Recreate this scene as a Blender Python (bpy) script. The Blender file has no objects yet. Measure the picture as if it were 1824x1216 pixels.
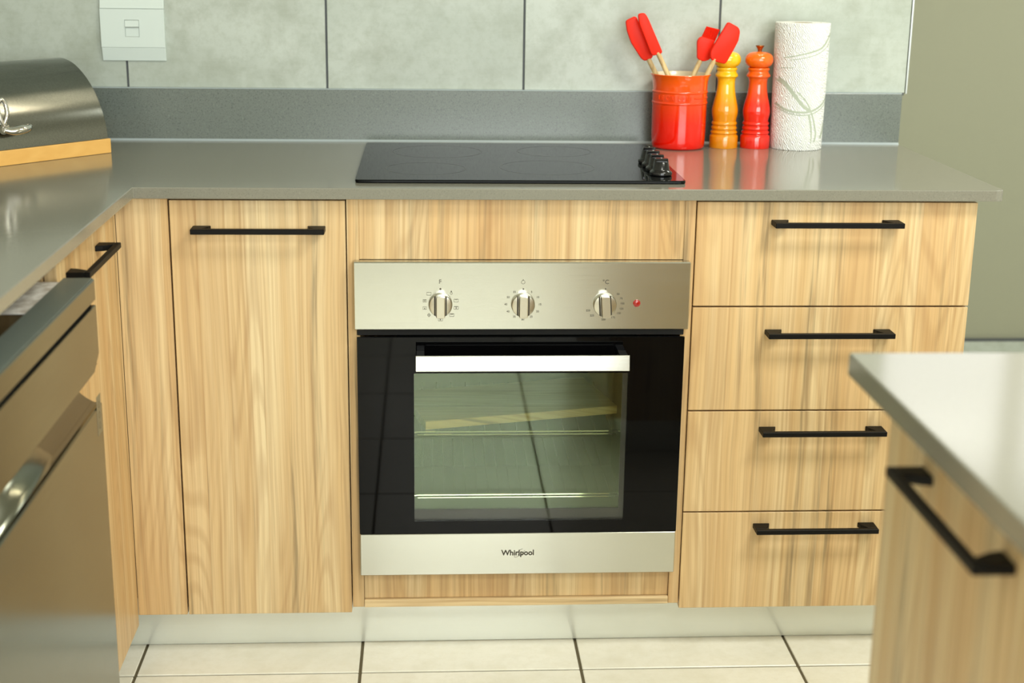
import bpy, bmesh, math, random
from mathutils import Vector, Matrix
random.seed(7)
S = bpy.context.scene
COL = S.collection

# ------------------------------------------------------------------ camera
cam_d = bpy.data.cameras.new('camera'); cam = bpy.data.objects.new('camera', cam_d); COL.objects.link(cam)
PITCH, YAW, ROLL = -0.267285, -0.059552, 0.013484
fw = Vector((-math.sin(YAW)*math.cos(PITCH), math.cos(YAW)*math.cos(PITCH), math.sin(PITCH)))
r0 = Vector((math.cos(YAW), math.sin(YAW), 0)); u0 = r0.cross(fw)
c_, s_ = math.cos(ROLL), math.sin(ROLL)
rr = r0*c_ + u0*s_; uu = -r0*s_ + u0*c_
M = Matrix((rr, uu, -fw)).transposed().to_4x4(); M.translation = Vector((0.13106, -2.51929, 1.31102))
cam.matrix_world = M
cam_d.sensor_width = 36; cam_d.lens = 2591.94/1824*36
cam_d.clip_start = .02
cam_d.dof.use_dof = True; cam_d.dof.focus_distance = 2.62; cam_d.dof.aperture_fstop = 3.9
S.camera = cam

# ------------------------------------------------------------------ light
S.view_settings.view_transform = 'Standard'; S.view_settings.look = 'None'
S.view_settings.gamma = 1; S.view_settings.use_curve_mapping = False
S.view_settings.exposure = 0.27
w = bpy.data.worlds.new('daylight'); S.world = w; w.use_nodes = True
w.node_tree.nodes['Background'].inputs[0].default_value = (.98, .98, .92, 1)
w.node_tree.nodes['Background'].inputs[1].default_value = 1.9
def area(name, loc, size, power, color, target=None, sy=None):
    d = bpy.data.lights.new(name, 'AREA'); d.energy = power; d.color = color
    d.shape = 'RECTANGLE'; d.size = size; d.size_y = sy or size
    o = bpy.data.objects.new(name, d); COL.objects.link(o); o.location = loc
    if target: o.rotation_euler = (Vector(target)-Vector(loc)).to_track_quat('-Z', 'Y').to_euler()
    return o
area('ceiling_and_fill_light', (1.45, -1.15, 2.5), .8, 36, (.99, .97, .85), (1.45, -1.15, 0), .5)
area('ceiling_and_fill_light', (.9, -2.9, 2.5), .9, 27, (.98, .98, .88), (.9, -2.9, 0), .9)
area('ceiling_and_fill_light', (2.3, .9, 2.5), .6, 14, (.98, .98, .88), (2.3, .9, 0), .6)  # added unseen fill lamp that brightens the far wall
area('window_daylight', (1.15, -4.35, 1.5), 2.6, 70, (.93, .99, .97), (.7, 0, .7), 1.5)
area('ceiling_strip_light', (1.0, .40, 2.54), .7, 5, (1, .86, .62), (1.0, .40, 0), .06)

# ------------------------------------------------------------------ materials
def srgb(r, g, b):
    f = lambda c: (c/255/12.92 if c/255 <= .04045 else ((c/255+.055)/1.055)**2.4)
    return (f(r), f(g), f(b), 1)
class NT:
    def __init__(s, name):
        s.m = bpy.data.materials.new(name); s.m.use_nodes = True; s.t = s.m.node_tree
        s.b = s.t.nodes['Principled BSDF']
    def n(s, typ, **kw):
        nd = s.t.nodes.new(typ)
        for k, v in kw.items():
            if k.startswith('i_'):
                key = k[2:]; key = int(key) if key.isdigit() else key.replace('_', ' ')
                s.set(nd, key, v)
            else: setattr(nd, k, v)
        return nd
    def set(s, nd, key, v):
        if isinstance(v, bpy.types.NodeSocket): s.t.links.new(v, nd.inputs[key])
        else: nd.inputs[key].default_value = v
    def math(s, op, a, b=0., clamp=False):
        nd = s.n('ShaderNodeMath', operation=op, use_clamp=clamp); s.set(nd, 0, a); s.set(nd, 1, b); return nd.outputs[0]
    def mix(s, f, a, b, mode='MIX'):
        nd = s.n('ShaderNodeMix', data_type='RGBA', blend_type=mode); s.set(nd, 0, f); s.set(nd, 6, a); s.set(nd, 7, b); return nd.outputs[2]
    def ramp(s, f, lo, hi):
        nd = s.n('ShaderNodeMapRange'); s.set(nd, 0, f); nd.inputs[1].default_value = lo; nd.inputs[2].default_value = hi
        return nd.outputs[0]
    def noise(s, vec, scale, detail=3, rough=.5, dist=0):
        nd = s.n('ShaderNodeTexNoise'); s.set(nd, 'Vector', vec); nd.inputs['Scale'].default_value = scale
        nd.inputs['Detail'].default_value = detail; nd.inputs['Roughness'].default_value = rough; nd.inputs['Distortion'].default_value = dist
        return nd.outputs[0]
    def pos(s): return s.n('ShaderNodeNewGeometry').outputs['Position']
    def P(s, **kw):
        for k, v in kw.items(): s.set(s.b, k.replace('_', ' '), v)
        return s.m
def plain(name, col, rough=.5, metal=0, **kw):
    t = NT(name); t.P(Base_Color=col, Roughness=rough, Metallic=metal, **kw); return t.m
def bump(t, h, strength=.1, dist=.002):
    b = t.n('ShaderNodeBump'); b.inputs['Strength'].default_value = strength; b.inputs['Distance'].default_value = dist
    t.set(b, 'Height', h); t.set(t.b, 'Normal', b.outputs[0])

def wood(name, axis='Z', tint=(1, 1, 1), shift=0.):
    """pale cherry-oak laminate of narrow staves; grain runs along the given axis"""
    t = NT(name); sp = t.n('ShaderNodeSeparateXYZ'); t.set(sp, 0, t.pos()); X, Y, Z = sp.outputs
    if axis == 'Z': u = t.math('ADD', t.math('ADD', X, t.math('MULTIPLY', Y, 1.13)), shift); v = Z
    elif axis == 'X': u = t.math('ADD', t.math('ADD', Z, Y), shift); v = X
    else: u = t.math('ADD', t.math('ADD', Z, X), shift); v = Y
    def vec(su, sv, off=0.):
        c = t.n('ShaderNodeCombineXYZ'); t.set(c, 0, t.math('MULTIPLY', u, su)); t.set(c, 2, t.math('ADD', t.math('MULTIPLY', v, sv), off)); return c.outputs[0]
    # slow sideways wander of the grain
    wander = t.math('MULTIPLY', t.math('SUBTRACT', t.noise(vec(5, 1.6), 1, 2), .5), .026)
    uw = t.math('ADD', u, wander)
    def vec2(su, sv, off=0.):
        c = t.n('ShaderNodeCombineXYZ'); t.set(c, 0, t.math('MULTIPLY', uw, su)); c.inputs[1].default_value = off; t.set(c, 2, t.math('MULTIPLY', v, sv)); return c.outputs[0]
    # staves: each strip has its own tone and its own piece of grain
    ub = t.math('ADD', u, t.math('MULTIPLY', wander, .25))
    vo = t.n('ShaderNodeTexVoronoi', voronoi_dimensions='1D'); t.set(vo, 'W', t.math('MULTIPLY', ub, 15.0)); vo.inputs['Scale'].default_value = 1
    vcs = t.n('ShaderNodeSeparateColor'); t.set(vcs, 0, vo.outputs['Color']); cell = t.math('MULTIPLY', vcs.outputs[1], 13.)
    ve = t.n('ShaderNodeTexVoronoi', voronoi_dimensions='1D', feature='DISTANCE_TO_EDGE'); t.set(ve, 'W', t.math('MULTIPLY', ub, 15.0)); ve.inputs['Scale'].default_value = 1
    def vec2(su, sv, off=0., cellular=True):
        c = t.n('ShaderNodeCombineXYZ'); t.set(c, 0, t.math('MULTIPLY', uw, su)); t.set(c, 1, t.math('ADD', cell if cellular else 0., off)); t.set(c, 2, t.math('MULTIPLY', v, sv)); return c.outputs[0]
    tone = t.noise(vec2(26, .6, 3.), 1, 3, .55)
    fine = t.noise(vec2(190, 3.0, 9.), 1, 3, .6)
    streak = t.noise(vec2(85, .5, 5.), 1, 4, .65)
    broad = t.noise(vec2(9, .5, 15., False), 1, 2, .5)
    fld = t.noise(vec2(8., .9, 20.), 1, 1.2, .4)
    ring = t.math('SINE', t.math('MULTIPLY', fld, 150.))
    ring = t.ramp(ring, -.1, 1.)
    ringmask = t.ramp(t.noise(vec2(4, .5, 31.), 1, 1), .46, .56)
    light = srgb(228, 210, 170); mid = srgb(211, 182, 135); dark = srgb(178, 140, 92)
    col = t.mix(t.ramp(tone, .32, .66), light, mid)
    col = t.mix(t.math('MULTIPLY', t.ramp(vcs.outputs[0], .3, 1.), .5), col, srgb(211, 171, 116))
    col = t.mix(t.math('MULTIPLY', t.ramp(broad, .46, .66), .6), col, srgb(190, 150, 100))
    col = t.mix(t.math('MULTIPLY', t.ramp(streak, .5, .7), .6), col, dark)
    col = t.mix(t.math('MULTIPLY', t.ramp(fine, .42, .74), .42), col, srgb(156, 120, 80))
    col = t.mix(t.math('MULTIPLY', t.math('MULTIPLY', ring, ringmask), .26), col, srgb(158, 120, 78))
    col = t.mix(t.math('MULTIPLY', t.ramp(ve.outputs['Distance'], .03, .0), .35), col, srgb(172, 132, 84))
    # grey-brown spalt marks and small knots
    sp1 = t.ramp(t.noise(vec2(30, .6, 47.), 1, 3, .6), .57, .66)
    sp2 = t.ramp(t.noise(vec2(130, 6., 53.), 1, 2, .6), .36, .62)
    col = t.mix(t.math('MULTIPLY', t.math('MULTIPLY', sp1, sp2), .6), col, srgb(108, 94, 70))
    kv = t.n('ShaderNodeTexVoronoi'); t.set(kv, 'Vector', vec2(13, 3.6, .3, False)); kv.inputs['Scale'].default_value = 1
    kn = t.ramp(kv.outputs['Distance'], .10, .02); kc = t.n('ShaderNodeSeparateColor'); t.set(kc, 0, kv.outputs['Color'])
    kn = t.math('MULTIPLY', kn, t.ramp(kc.outputs[1], .45, .5))
    col = t.mix(t.math('MULTIPLY', kn, .7), col, srgb(122, 92, 58))
    col = t.mix(1., col, (*tint, 1), 'MULTIPLY')
    t.P(Base_Color=col, Roughness=t.math('ADD', t.math('MULTIPLY', fine, .12), .36))
    t.b.inputs['Specular IOR Level'].default_value = .35
    bump(t, fine, .06, .001)
    return t.m
M_wood = wood('oak_laminate_upright', tint=(.985, .97, .95))
M_wood_left_shade = wood('oak_laminate_left_run_shade', shift=3.7, tint=(.97, .93, .86))  # same oak, warmer tint carries the light falloff on the left
M_wood_far_shade = wood('oak_laminate_peninsula_shade', shift=8.2, tint=(.86, .88, .90))  # same oak, tint darkens and cools the face turned from the light
M_woodX = wood('oak_edge_lengthwise', 'X')

def stone(name, base, dark, rough, spk=.5):
    t = NT(name); p = t.pos()
    n1 = t.noise(p, 520, 2, .6); n2 = t.noise(p, 300, 1, .5); n3 = t.noise(p, 3, 2, .5)
    col = t.mix(t.math('MULTIPLY', t.ramp(n1, .55, .72), spk), base, dark)
    col = t.mix(t.math('MULTIPLY', t.ramp(n2, .62, .72), spk*.6), col, tuple(min(1, c*1.35) for c in base[:3])+(1,))
    col = t.mix(t.math('MULTIPLY', n3, .12), col, dark)
    t.P(Base_Color=col, Roughness=rough); t.b.inputs['Specular IOR Level'].default_value = .62
    return t.m
M_quartz = stone('grey_quartz', srgb(128, 127, 116), srgb(96, 97, 90), .13, .5)
M_quartz_up = stone('grey_quartz_upstand', srgb(108, 116, 112), srgb(66, 74, 72), .24, .9)

def tile_mat(name, a, b, c, rough, sc=3.):
    t = NT(name); oi = t.n('ShaderNodeObjectInfo'); p = t.n('ShaderNodeVectorMath', operation='ADD'); t.set(p, 0, t.pos())
    mu = t.n('ShaderNodeMath', operation='MULTIPLY'); t.set(mu, 0, oi.outputs['Random']); mu.inputs[1].default_value = 20
    cb = t.n('ShaderNodeCombineXYZ'); t.set(cb, 1, mu.outputs[0]); t.set(p, 1, cb.outputs[0]); v = p.outputs[0]
    n1 = t.noise(v, sc, 4, .55); n2 = t.noise(v, sc*4.5, 5, .6); n3 = t.noise(v, 60, 4, .7)
    # soft cloth-like cross rubbing of a cement tile
    mp = t.n('ShaderNodeMapping'); t.set(mp, 0, v); mp.inputs['Scale'].default_value = (4, 4, 60)
    n4 = t.noise(mp.outputs[0], 2, 3, .6)
    col = t.mix(t.ramp(n1, .35, .68), a, b)
    col = t.mix(t.math('MULTIPLY', t.ramp(n2, .46, .72), .55), col, c)
    col = t.mix(t.math('MULTIPLY', t.ramp(n3, .45, .75), .35), col, c)
    col = t.mix(t.math('MULTIPLY', t.ramp(n4, .5, .8), .18), col, b)
    t.P(Base_Color=col, Roughness=rough); t.b.inputs['Specular IOR Level'].default_value = .4
    return t.m
M_wtile = tile_mat('cement_look_wall_tile', srgb(170, 179, 171), srgb(190, 198, 192), srgb(144, 150, 136), .34)
M_ftile = tile_mat('cream_floor_tile', srgb(234, 233, 222), srgb(242, 241, 232), srgb(220, 217, 200), .26)
M_grout = plain('dark_grout', srgb(84, 88, 92), .9)
M_fgrout = plain('floor_grout', srgb(96, 88, 66), .9)
M_paint = plain('grey_green_paint', srgb(150, 152, 133), .75)
M_white = plain('white_paint', srgb(214, 212, 200), .8)
M_seal = plain('pale_sealant', srgb(160, 172, 178), .4)
M_alu = plain('aluminium_trim', srgb(190, 195, 195), .3, 1)
M_black = plain('matt_black_metal', srgb(9, 8, 7), .5, .0); M_black.node_tree.nodes['Principled BSDF'].inputs['Specular IOR Level'].default_value = .18
M_blackgap = plain('black_void', srgb(8, 8, 8), .7)

def steel(name, col, rough=.24, axis=0, aniso=.5):
    t = NT(name); mp = t.n('ShaderNodeMapping'); t.set(mp, 0, t.pos())
    sc = [700, 700, 700]; sc[axis] = 6; mp.inputs['Scale'].default_value = sc
    n = t.noise(mp.outputs[0], 1, 2, .6)
    t.P(Base_Color=t.mix(t.math('MULTIPLY', n, .16), col, tuple(c*.7 for c in col[:3])+(1,)), Metallic=1., Roughness=t.math('ADD', t.math('MULTIPLY', n, .1), rough))
    bump(t, n, .05, .0004)
    return t.m
M_steel = steel('brushed_steel', srgb(198, 199, 191), .16)
M_steel_dark = steel('brushed_steel_dishwasher', srgb(110, 112, 101), .13, 1)
M_top_reflection = plain('dark_reflection_grey', srgb(92, 101, 96), .35)  # flat grey painted for the dark reflection on the steel top
M_chrome = plain('chrome', srgb(215, 213, 208), .07, 1)
M_satin = plain('satin_nickel', srgb(196, 192, 178), .26, 1)

def black_glass(name, col, rough=.03):
    t = NT(name); t.P(Base_Color=col, Roughness=rough); t.b.inputs['Specular IOR Level'].default_value = .5; return t.m
M_bglass = black_glass('black_door_glass', srgb(5, 5, 6)); M_bglass.node_tree.nodes['Principled BSDF'].inputs['Specular IOR Level'].default_value = .15
t = NT('ceramic_hob_glass'); n = t.noise(t.pos(), 1500, 1, .5)
t.P(Base_Color=t.mix(t.ramp(n, .6, .7), srgb(13, 15, 15), srgb(27, 30, 29)), Roughness=.04, IOR=1.2); M_hob = t.m
M_bplastic = plain('gloss_black_plastic', srgb(12, 12, 13), .16)
M_ring = plain('printed_grey_ring', srgb(46, 50, 49), .3)
M_ink = plain('dark_grey_print', srgb(70, 64, 52), .5)
M_logo = plain('dark_logo_print', srgb(52, 48, 38), .5)
# coated oven window: partly mirror, partly see-through
t = NT('coated_oven_glass'); nt = t.t
nt.nodes.remove(t.b); out = nt.nodes['Material Output']
g = t.n('ShaderNodeBsdfGlossy'); g.inputs['Color'].default_value = (.62, .78, .60, 1); g.inputs['Roughness'].default_value = .03
tr = t.n('ShaderNodeBsdfTransparent'); tr.inputs['Color'].default_value = (.94, .97, .86, 1)
mx = t.n('ShaderNodeMixShader'); mx.inputs[0].default_value = .072
nt.links.new(tr.outputs[0], mx.inputs[1]); nt.links.new(g.outputs[0], mx.inputs[2]); nt.links.new(mx.outputs[0], out.inputs[0]); M_oglass = t.m
M_clear = M_oglass.copy(); M_clear.name = 'clear_oven_glass'
for nd in M_clear.node_tree.nodes:
    if nd.type == 'MIX_SHADER': nd.inputs[0].default_value = .02
    if nd.type == 'BSDF_TRANSPARENT': nd.inputs[0].default_value = (.97, .98, .95, 1)
    if nd.type == 'BSDF_GLOSSY': nd.inputs[0].default_value = (1, 1, 1, 1)
M_enamel = plain('oven_enamel', srgb(44, 52, 42), .45)
M_board = wood('pale_board_wood', 'X', tint=(1.12, 1.13, 1.05), shift=1.2)
t = NT('bin_base_wood'); mp = t.n('ShaderNodeMapping'); t.set(mp, 0, t.pos()); mp.inputs['Rotation'].default_value = (0, 0, -math.radians(49.4)); mp.inputs['Scale'].default_value = (5, 40, 60)
n = t.noise(mp.outputs[0], 1., 2, .4); t.P(Base_Color=t.mix(t.ramp(n, .3, .8), srgb(232, 184, 106), srgb(222, 170, 92)), Roughness=.4); M_bamboo = t.m

def ombre(name, stops, z0, z1, rough=.12):
    """two-tone enamel/lacquer glaze that fades over the height of the thing"""
    t = NT(name); sp = t.n('ShaderNodeSeparateXYZ'); t.set(sp, 0, t.pos())
    f = t.ramp(sp.outputs[2], z0, z1); cr = t.n('ShaderNodeValToRGB'); t.set(cr, 0, f)
    e = cr.color_ramp.elements; e[0].position = stops[0][0]; e[0].color = stops[0][1]; e[1].position = stops[-1][0]; e[1].color = stops[-1][1]
    for p, c in stops[1:-1]: k = e.new(p); k.color = c
    t.P(Base_Color=cr.outputs[0], Roughness=rough); t.set(t.b, 'Coat Weight', .5); t.set(t.b, 'Coat Roughness', .06)
    return t.m
M_pot = ombre('volcanic_glaze', [(0, srgb(226, 16, 2)), (.35, srgb(236, 30, 4)), (.75, srgb(240, 72, 12)), (1, srgb(243, 96, 20))], .9, 1.05)
M_orange = ombre('orange_red_lacquer', [(0, srgb(222, 30, 12)), (.45, srgb(234, 36, 8)), (.62, srgb(238, 78, 12)), (1, srgb(242, 112, 14))], .9, 1.1)
M_yellow = ombre('golden_lacquer', [(0, srgb(214, 134, 14)), (.45, srgb(226, 148, 14)), (.65, srgb(244, 186, 22)), (1, srgb(248, 196, 30))], .9, 1.1)
M_cream = plain('cream_glaze', srgb(226, 216, 190), .15)
M_red = plain('red_silicone', srgb(242, 40, 14), .45)
M_red.node_tree.nodes['Principled BSDF'].inputs['Specular IOR Level'].default_value = .22
M_stick = wood('beech_stick', 'Z', tint=(1.02, 1.0, .92), shift=11.)
M_brass = plain('bronze_finial', srgb(168, 110, 62), .25, 1)
M_plastic = plain('white_plastic', srgb(208, 220, 218), .3)
M_slot = plain('grey_plastic', srgb(196, 202, 196), .35)
t = NT('quilted_paper'); p = t.pos()
mp = t.n('ShaderNodeMapping'); t.set(mp, 0, p); mp.inputs['Rotation'].default_value = (0, .5, .3)
wv = t.n('ShaderNodeTexWave'); t.set(wv, 'Vector', mp.outputs[0]); wv.inputs['Scale'].default_value = 90; wv.inputs['Distortion'].default_value = 9; wv.inputs['Detail'].default_value = 2; wv.inputs['Detail Scale'].default_value = 1.2
t.P(Base_Color=srgb(240, 243, 242), Roughness=.95); bump(t, wv.outputs['Fac'], .6, .004); M_paper = t.m
M_print = plain('grey_green_print', srgb(176, 185, 170), .95)
M_card = plain('cardboard', srgb(170, 150, 118), .9)
t = NT('brushed_plinth'); mp = t.n('ShaderNodeMapping'); t.set(mp, 0, t.pos()); mp.inputs['Scale'].default_value = (8, 300, 300)
n = t.noise(mp.outputs[0], 1, 2, .5)
t.P(Base_Color=t.mix(t.math('MULTIPLY', n, .2), srgb(228, 232, 226), srgb(212, 217, 210)), Metallic=.45, Roughness=.2); M_plinth = t.m

# ------------------------------------------------------------------ mesh helpers
BMS = {}
def new_bm(): return bmesh.new()
def box(bm, a, b, mat=None):
    x0, y0, z0 = a; x1, y1, z1 = b
    vs = [bm.verts.new(p) for p in ((x0,y0,z0),(x1,y0,z0),(x1,y1,z0),(x0,y1,z0),(x0,y0,z1),(x1,y0,z1),(x1,y1,z1),(x0,y1,z1))]
    for f in ((3,2,1,0),(4,5,6,7),(0,1,5,4),(1,2,6,5),(2,3,7,6),(3,0,4,7)): bm.faces.new([vs[i] for i in f])
    if mat is not None:
        for v in vs: v.co = mat @ v.co
    return bm
def prism(bm, pts, fn0, fn1):
    """closed outline extruded between two placements"""
    a = [bm.verts.new(fn0(*p)) for p in pts]; b = [bm.verts.new(fn1(*p)) for p in pts]; n = len(pts)
    bm.faces.new(a[::-1]); bm.faces.new(b)
    for i in range(n): bm.faces.new((a[i], a[(i+1) % n], b[(i+1) % n], b[i]))
    bmesh.ops.recalc_face_normals(bm, faces=bm.faces); return bm
def lathe(bm, prof, c=(0, 0, 0), seg=48, cap0=True, cap1=True, rot=None):
    rings = []
    for r, z in prof:
        ring = []
        for i in range(seg):
            a = 2*math.pi*i/seg; v = Vector((r*math.cos(a), r*math.sin(a), z))
            if rot is not None: v = rot @ v
            ring.append(bm.verts.new(v + Vector(c)))
        rings.append(ring)
    for k in range(len(rings)-1):
        A, B = rings[k], rings[k+1]
        for i in range(seg): bm.faces.new((A[i], A[(i+1) % seg], B[(i+1) % seg], B[i]))
    if cap0: bm.faces.new(rings[0][::-1])
    if cap1: bm.faces.new(rings[-1])
    return bm
def tube(bm, pts, rad, seg=10, flat=1.0):
    pts = [Vector(p) for p in pts]; n = len(pts)
    if not isinstance(rad, (list, tuple)): rad = [rad]*n
    rings = []; up = Vector((0, 0, 1))
    for i, p in enumerate(pts):
        d = (pts[min(i+1, n-1)] - pts[max(i-1, 0)]).normalized()
        a = d.cross(up)
        if a.length < .2: a = d.cross(Vector((0, 1, 0)))
        a.normalize(); b = d.cross(a).normalized()
        rings.append([bm.verts.new(p + a*rad[i]*math.cos(2*math.pi*k/seg) + b*rad[i]*flat*math.sin(2*math.pi*k/seg)) for k in range(seg)])
    for k in range(n-1):
        A, B = rings[k], rings[k+1]
        for i in range(seg): bm.faces.new((A[i], A[(i+1) % seg], B[(i+1) % seg], B[i]))
    bm.faces.new(rings[0][::-1]); bm.faces.new(rings[-1])
    bmesh.ops.recalc_face_normals(bm, faces=bm.faces); return bm
def spline(pts, n=12):
    pts = [Vector(p) for p in pts]; out = []
    for i in range(len(pts)-1):
        p0 = pts[max(i-1, 0)]; p1 = pts[i]; p2 = pts[i+1]; p3 = pts[min(i+2, len(pts)-1)]
        for k in range(n):
            s = k/n; out.append(.5*((2*p1)+(-p0+p2)*s+(2*p0-5*p1+4*p2-p3)*s*s+(-p0+3*p1-3*p2+p3)*s**3))
    out.append(pts[-1]); return out
def smooth_closed(pts, n=4):
    m = len(pts); out = []
    for i in range(m):
        p0, p1, p2, p3 = (Vector((*pts[(i+j) % m], 0)) for j in (-1, 0, 1, 2))
        for k in range(n):
            s = k/n; v = .5*((2*p1)+(-p0+p2)*s+(2*p0-5*p1+4*p2-p3)*s*s+(-p0+3*p1-3*p2+p3)*s**3); out.append((v.x, v.y))
    return out

def round_poly(pts, r, n=4):
    out = []; m = len(pts)
    for i in range(m):
        p = Vector(pts[i]); a = Vector(pts[i-1])-p; b = Vector(pts[(i+1) % m])-p; k_ = min(r, a.length*.45, b.length*.45); a.normalize(); b.normalize()
        for k in range(n+1):
            s = k/n; q = p+a*k_*(1-s)**2+b*k_*s**2; out.append((q.x, q.y))
    return out

def obj(name, bm, mat, parent=None, bevel=0, seg=2, smooth=False, origin=None, label=None, kind=None):
    o_ = Vector(parent.matrix_world.translation) if parent else (Vector(origin) if origin else Vector((0, 0, 0)))
    if parent: o_ = WORLD[parent.name]
    me = bpy.data.meshes.new(name)
    for v in bm.verts: v.co -= o_
    bm.to_mesh(me); bm.free(); me.materials.append(mat)
    if smooth:
        for p in me.polygons: p.use_smooth = True
    o = bpy.data.objects.new(name, me); COL.objects.link(o)
    if parent: o.parent = parent
    else: o.location = o_
    WORLD[o.name] = o_.copy()
    if bevel:
        md = o.modifiers.new('bevel', 'BEVEL'); md.width = bevel; md.segments = seg; md.limit_method = 'ANGLE'; md.angle_limit = math.radians(40)
        md.harden_normals = False
    if smooth and not bevel:
        try: me.set_sharp_from_angle(angle=math.radians(38))
        except Exception: pass
    if label: o['label'] = label
    if kind: o['kind'] = kind
    return o
WORLD = {}
def thing(name, loc, label, cat, group=None):
    e = bpy.data.objects.new(name, None); COL.objects.link(e); e.location = loc; e.empty_display_size = .05
    WORLD[e.name] = Vector(loc); e['label'] = label; e['category'] = cat
    if group: e['group'] = group
    return e
def setting(name, loc=(0, 0, 0)):
    e = bpy.data.objects.new(name, None); COL.objects.link(e); e.location = loc; WORLD[e.name] = Vector(loc); e['kind'] = 'structure'; return e
def tag(o, label, cat, group=None):
    o['label'] = label; o['category'] = cat
    if group: o['group'] = group
    return o
def text_mesh(bm, txt, size, place, depth=.0002, align='CENTER', spacing=1.0, bold=0.):
    """adds lettering to bm; place maps (x, y, z) of the flat text to the world"""
    cu = bpy.data.curves.new('lettering', 'FONT'); cu.body = txt; cu.size = size; cu.extrude = depth; cu.align_x = align; cu.align_y = 'CENTER'
    cu.offset = bold; cu.space_character = spacing; cu.resolution_u = 3
    to = bpy.data.objects.new('lettering', cu); COL.objects.link(to)
    bpy.context.view_layer.update()
    me = bpy.data.meshes.new_from_object(to.evaluated_get(bpy.context.evaluated_depsgraph_get()))
    bpy.data.objects.remove(to); bpy.data.curves.remove(cu)
    n0 = len(bm.verts); vs = [bm.verts.new(place(*v.co)) for v in me.vertices]
    for p in me.polygons:
        try: bm.faces.new([vs[i] for i in p.vertices])
        except ValueError: pass
    bpy.data.meshes.remove(me); return bm

# ------------------------------------------------------------------ setting
P_ = .4125; FX = .003; FY = -.062; G = .0028
fl = setting('floor', (0, 0, 0))
bm = new_bm(); box(bm, (-1.1, -4.5, -.06), (3.6, 2.15, -.003)); obj('grout_bed', bm, M_fgrout, fl)
# one shared tile mesh, each tile its own part
bm = new_bm(); box(bm, (G, G, -.009), (P_-G, P_-G, 0)); proto = obj('tile', bm, M_ftile, fl, bevel=.0012, seg=1)
tiles = []
for i in range(-2, 9):
    for j in range(-9, 5):
        x = FX+i*P_; y = FY+j*P_
        if x < -.9 or x > 3.3 or y < -3.9: continue
        if y > .5 and i < 2: continue
        if y > 2: continue
        tiles.append((x, y))
for k, (x, y) in enumerate(tiles):
    o = proto if k == 0 else proto.copy()
    if k: COL.objects.link(o); o.parent = fl
    o.location = (x, y, 0)

WT = .4145; WX = .334-3*.4145; YT = .600
wb = setting('wall_back')
bm = new_bm(); box(bm, (-1.1, .609, 0), (1.150, .75, 2.6)); obj('wall_core', bm, M_paint, wb)
bm = new_bm(); box(bm, (-1.0, .6025, 1.004), (1.158, .609, 2.6)); obj('grout_bed', bm, M_grout, wb)
g = .0022
for r_, (za, zb_) in enumerate(((1.0095, 1.606), (1.611, 2.2), (2.205, 2.598))):
    for k in range(0, 5):
        xa = WX+k*WT+g; xb = xa+WT-2*g
        if k == 4: xb = 1.1585
        xa = max(xa, -1.0)
        if xb <= xa: continue
        bm = new_bm(); box(bm, (xa, YT, za), (xb, .6085, zb_)); obj('tile', bm, M_wtile, wb, bevel=.0008, seg=1)
bm = new_bm(); box(bm, (1.1600, .5985, 1.008), (1.1635, .612, 2.6)); o = obj('trim_1', bm, M_alu); o['kind'] = 'structure'

wl = new_bm(); box(wl, (-1.12, -4.5, 0), (-1.0, .75, 2.6)); o = obj('wall_left', wl, M_white); o['kind'] = 'structure'
wf_ = setting('wall_far')
bm = new_bm()
box(bm, (.9, 2.0, 0), (3.6, 2.15, 1.45)); box(bm, (.9, 2.0, 2.35), (3.6, 2.15, 2.6)); box(bm, (.9, 2.0, 1.45), (1.0, 2.15, 2.35)); box(bm, (3.2, 2.0, 1.45), (3.6, 2.15, 2.35))
obj('plaster', bm, M_paint, wf_)
k = 0
for i in range(9):
    xa = 1.42+i*.41-.41
    if xa > 3.45: break
    bm = new_bm(); box(bm, (xa+.002, 1.988, 0), (min(xa+.408, 3.5), 2.0, .072)); obj('tile', bm, M_wtile, wf_, bevel=.001, seg=1)
bm = new_bm(); box(bm, (1.16, 1.986, .072), (3.5, 2.0, .079)); obj('top_joint', bm, M_grout, wf_)
wn = setting('window_1')
for a, b in (((1.0, 2.03, 1.45), (3.2, 2.09, 1.50)), ((1.0, 2.03, 2.30), (3.2, 2.09, 2.35)), ((1.0, 2.03, 1.5), (1.05, 2.09, 2.3)), ((3.15, 2.03, 1.5), (3.2, 2.09, 2.3)), ((2.075, 2.03, 1.5), (2.125, 2.09, 2.3))):
    bm = new_bm(); box(bm, a, b); obj('window_frame', bm, M_white, wn)
t = NT('window_glass'); t.t.nodes.remove(t.b); tr = t.n('ShaderNodeBsdfTransparent'); gg = t.n('ShaderNodeBsdfGlossy'); gg.inputs['Roughness'].default_value = 0
mx = t.n('ShaderNodeMixShader'); mx.inputs[0].default_value = .06; t.t.links.new(tr.outputs[0], mx.inputs[1]); t.t.links.new(gg.outputs[0], mx.inputs[2]); t.t.links.new(mx.outputs[0], t.t.nodes['Material Output'].inputs[0]); M_pane = t.m
bm = new_bm(); box(bm, (1.05, 2.055, 1.5), (3.15, 2.061, 2.3)); obj('pane', bm, M_pane, wn)
bm = new_bm(); box(bm, (1.0, .75, 0), (1.15, 2.0, 2.6)); o = obj('wall_return', bm, M_paint); o['kind'] = 'structure'
bm = new_bm(); box(bm, (3.5, -4.5, 0), (3.62, 2.0, 2.6)); o = obj('wall_right', bm, M_white); o['kind'] = 'structure'
bm = new_bm(); box(bm, (-1.1, -4.62, 0), (3.6, -4.5, .8)); box(bm, (-1.1, -4.62, 2.3), (3.6, -4.5, 2.6)); box(bm, (-1.1, -4.62, .8), (-.5, -4.5, 2.3)); box(bm, (2.3, -4.62, .8), (3.6, -4.5, 2.3))
o = obj('wall_rear', bm, M_white); o['kind'] = 'structure'
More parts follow.
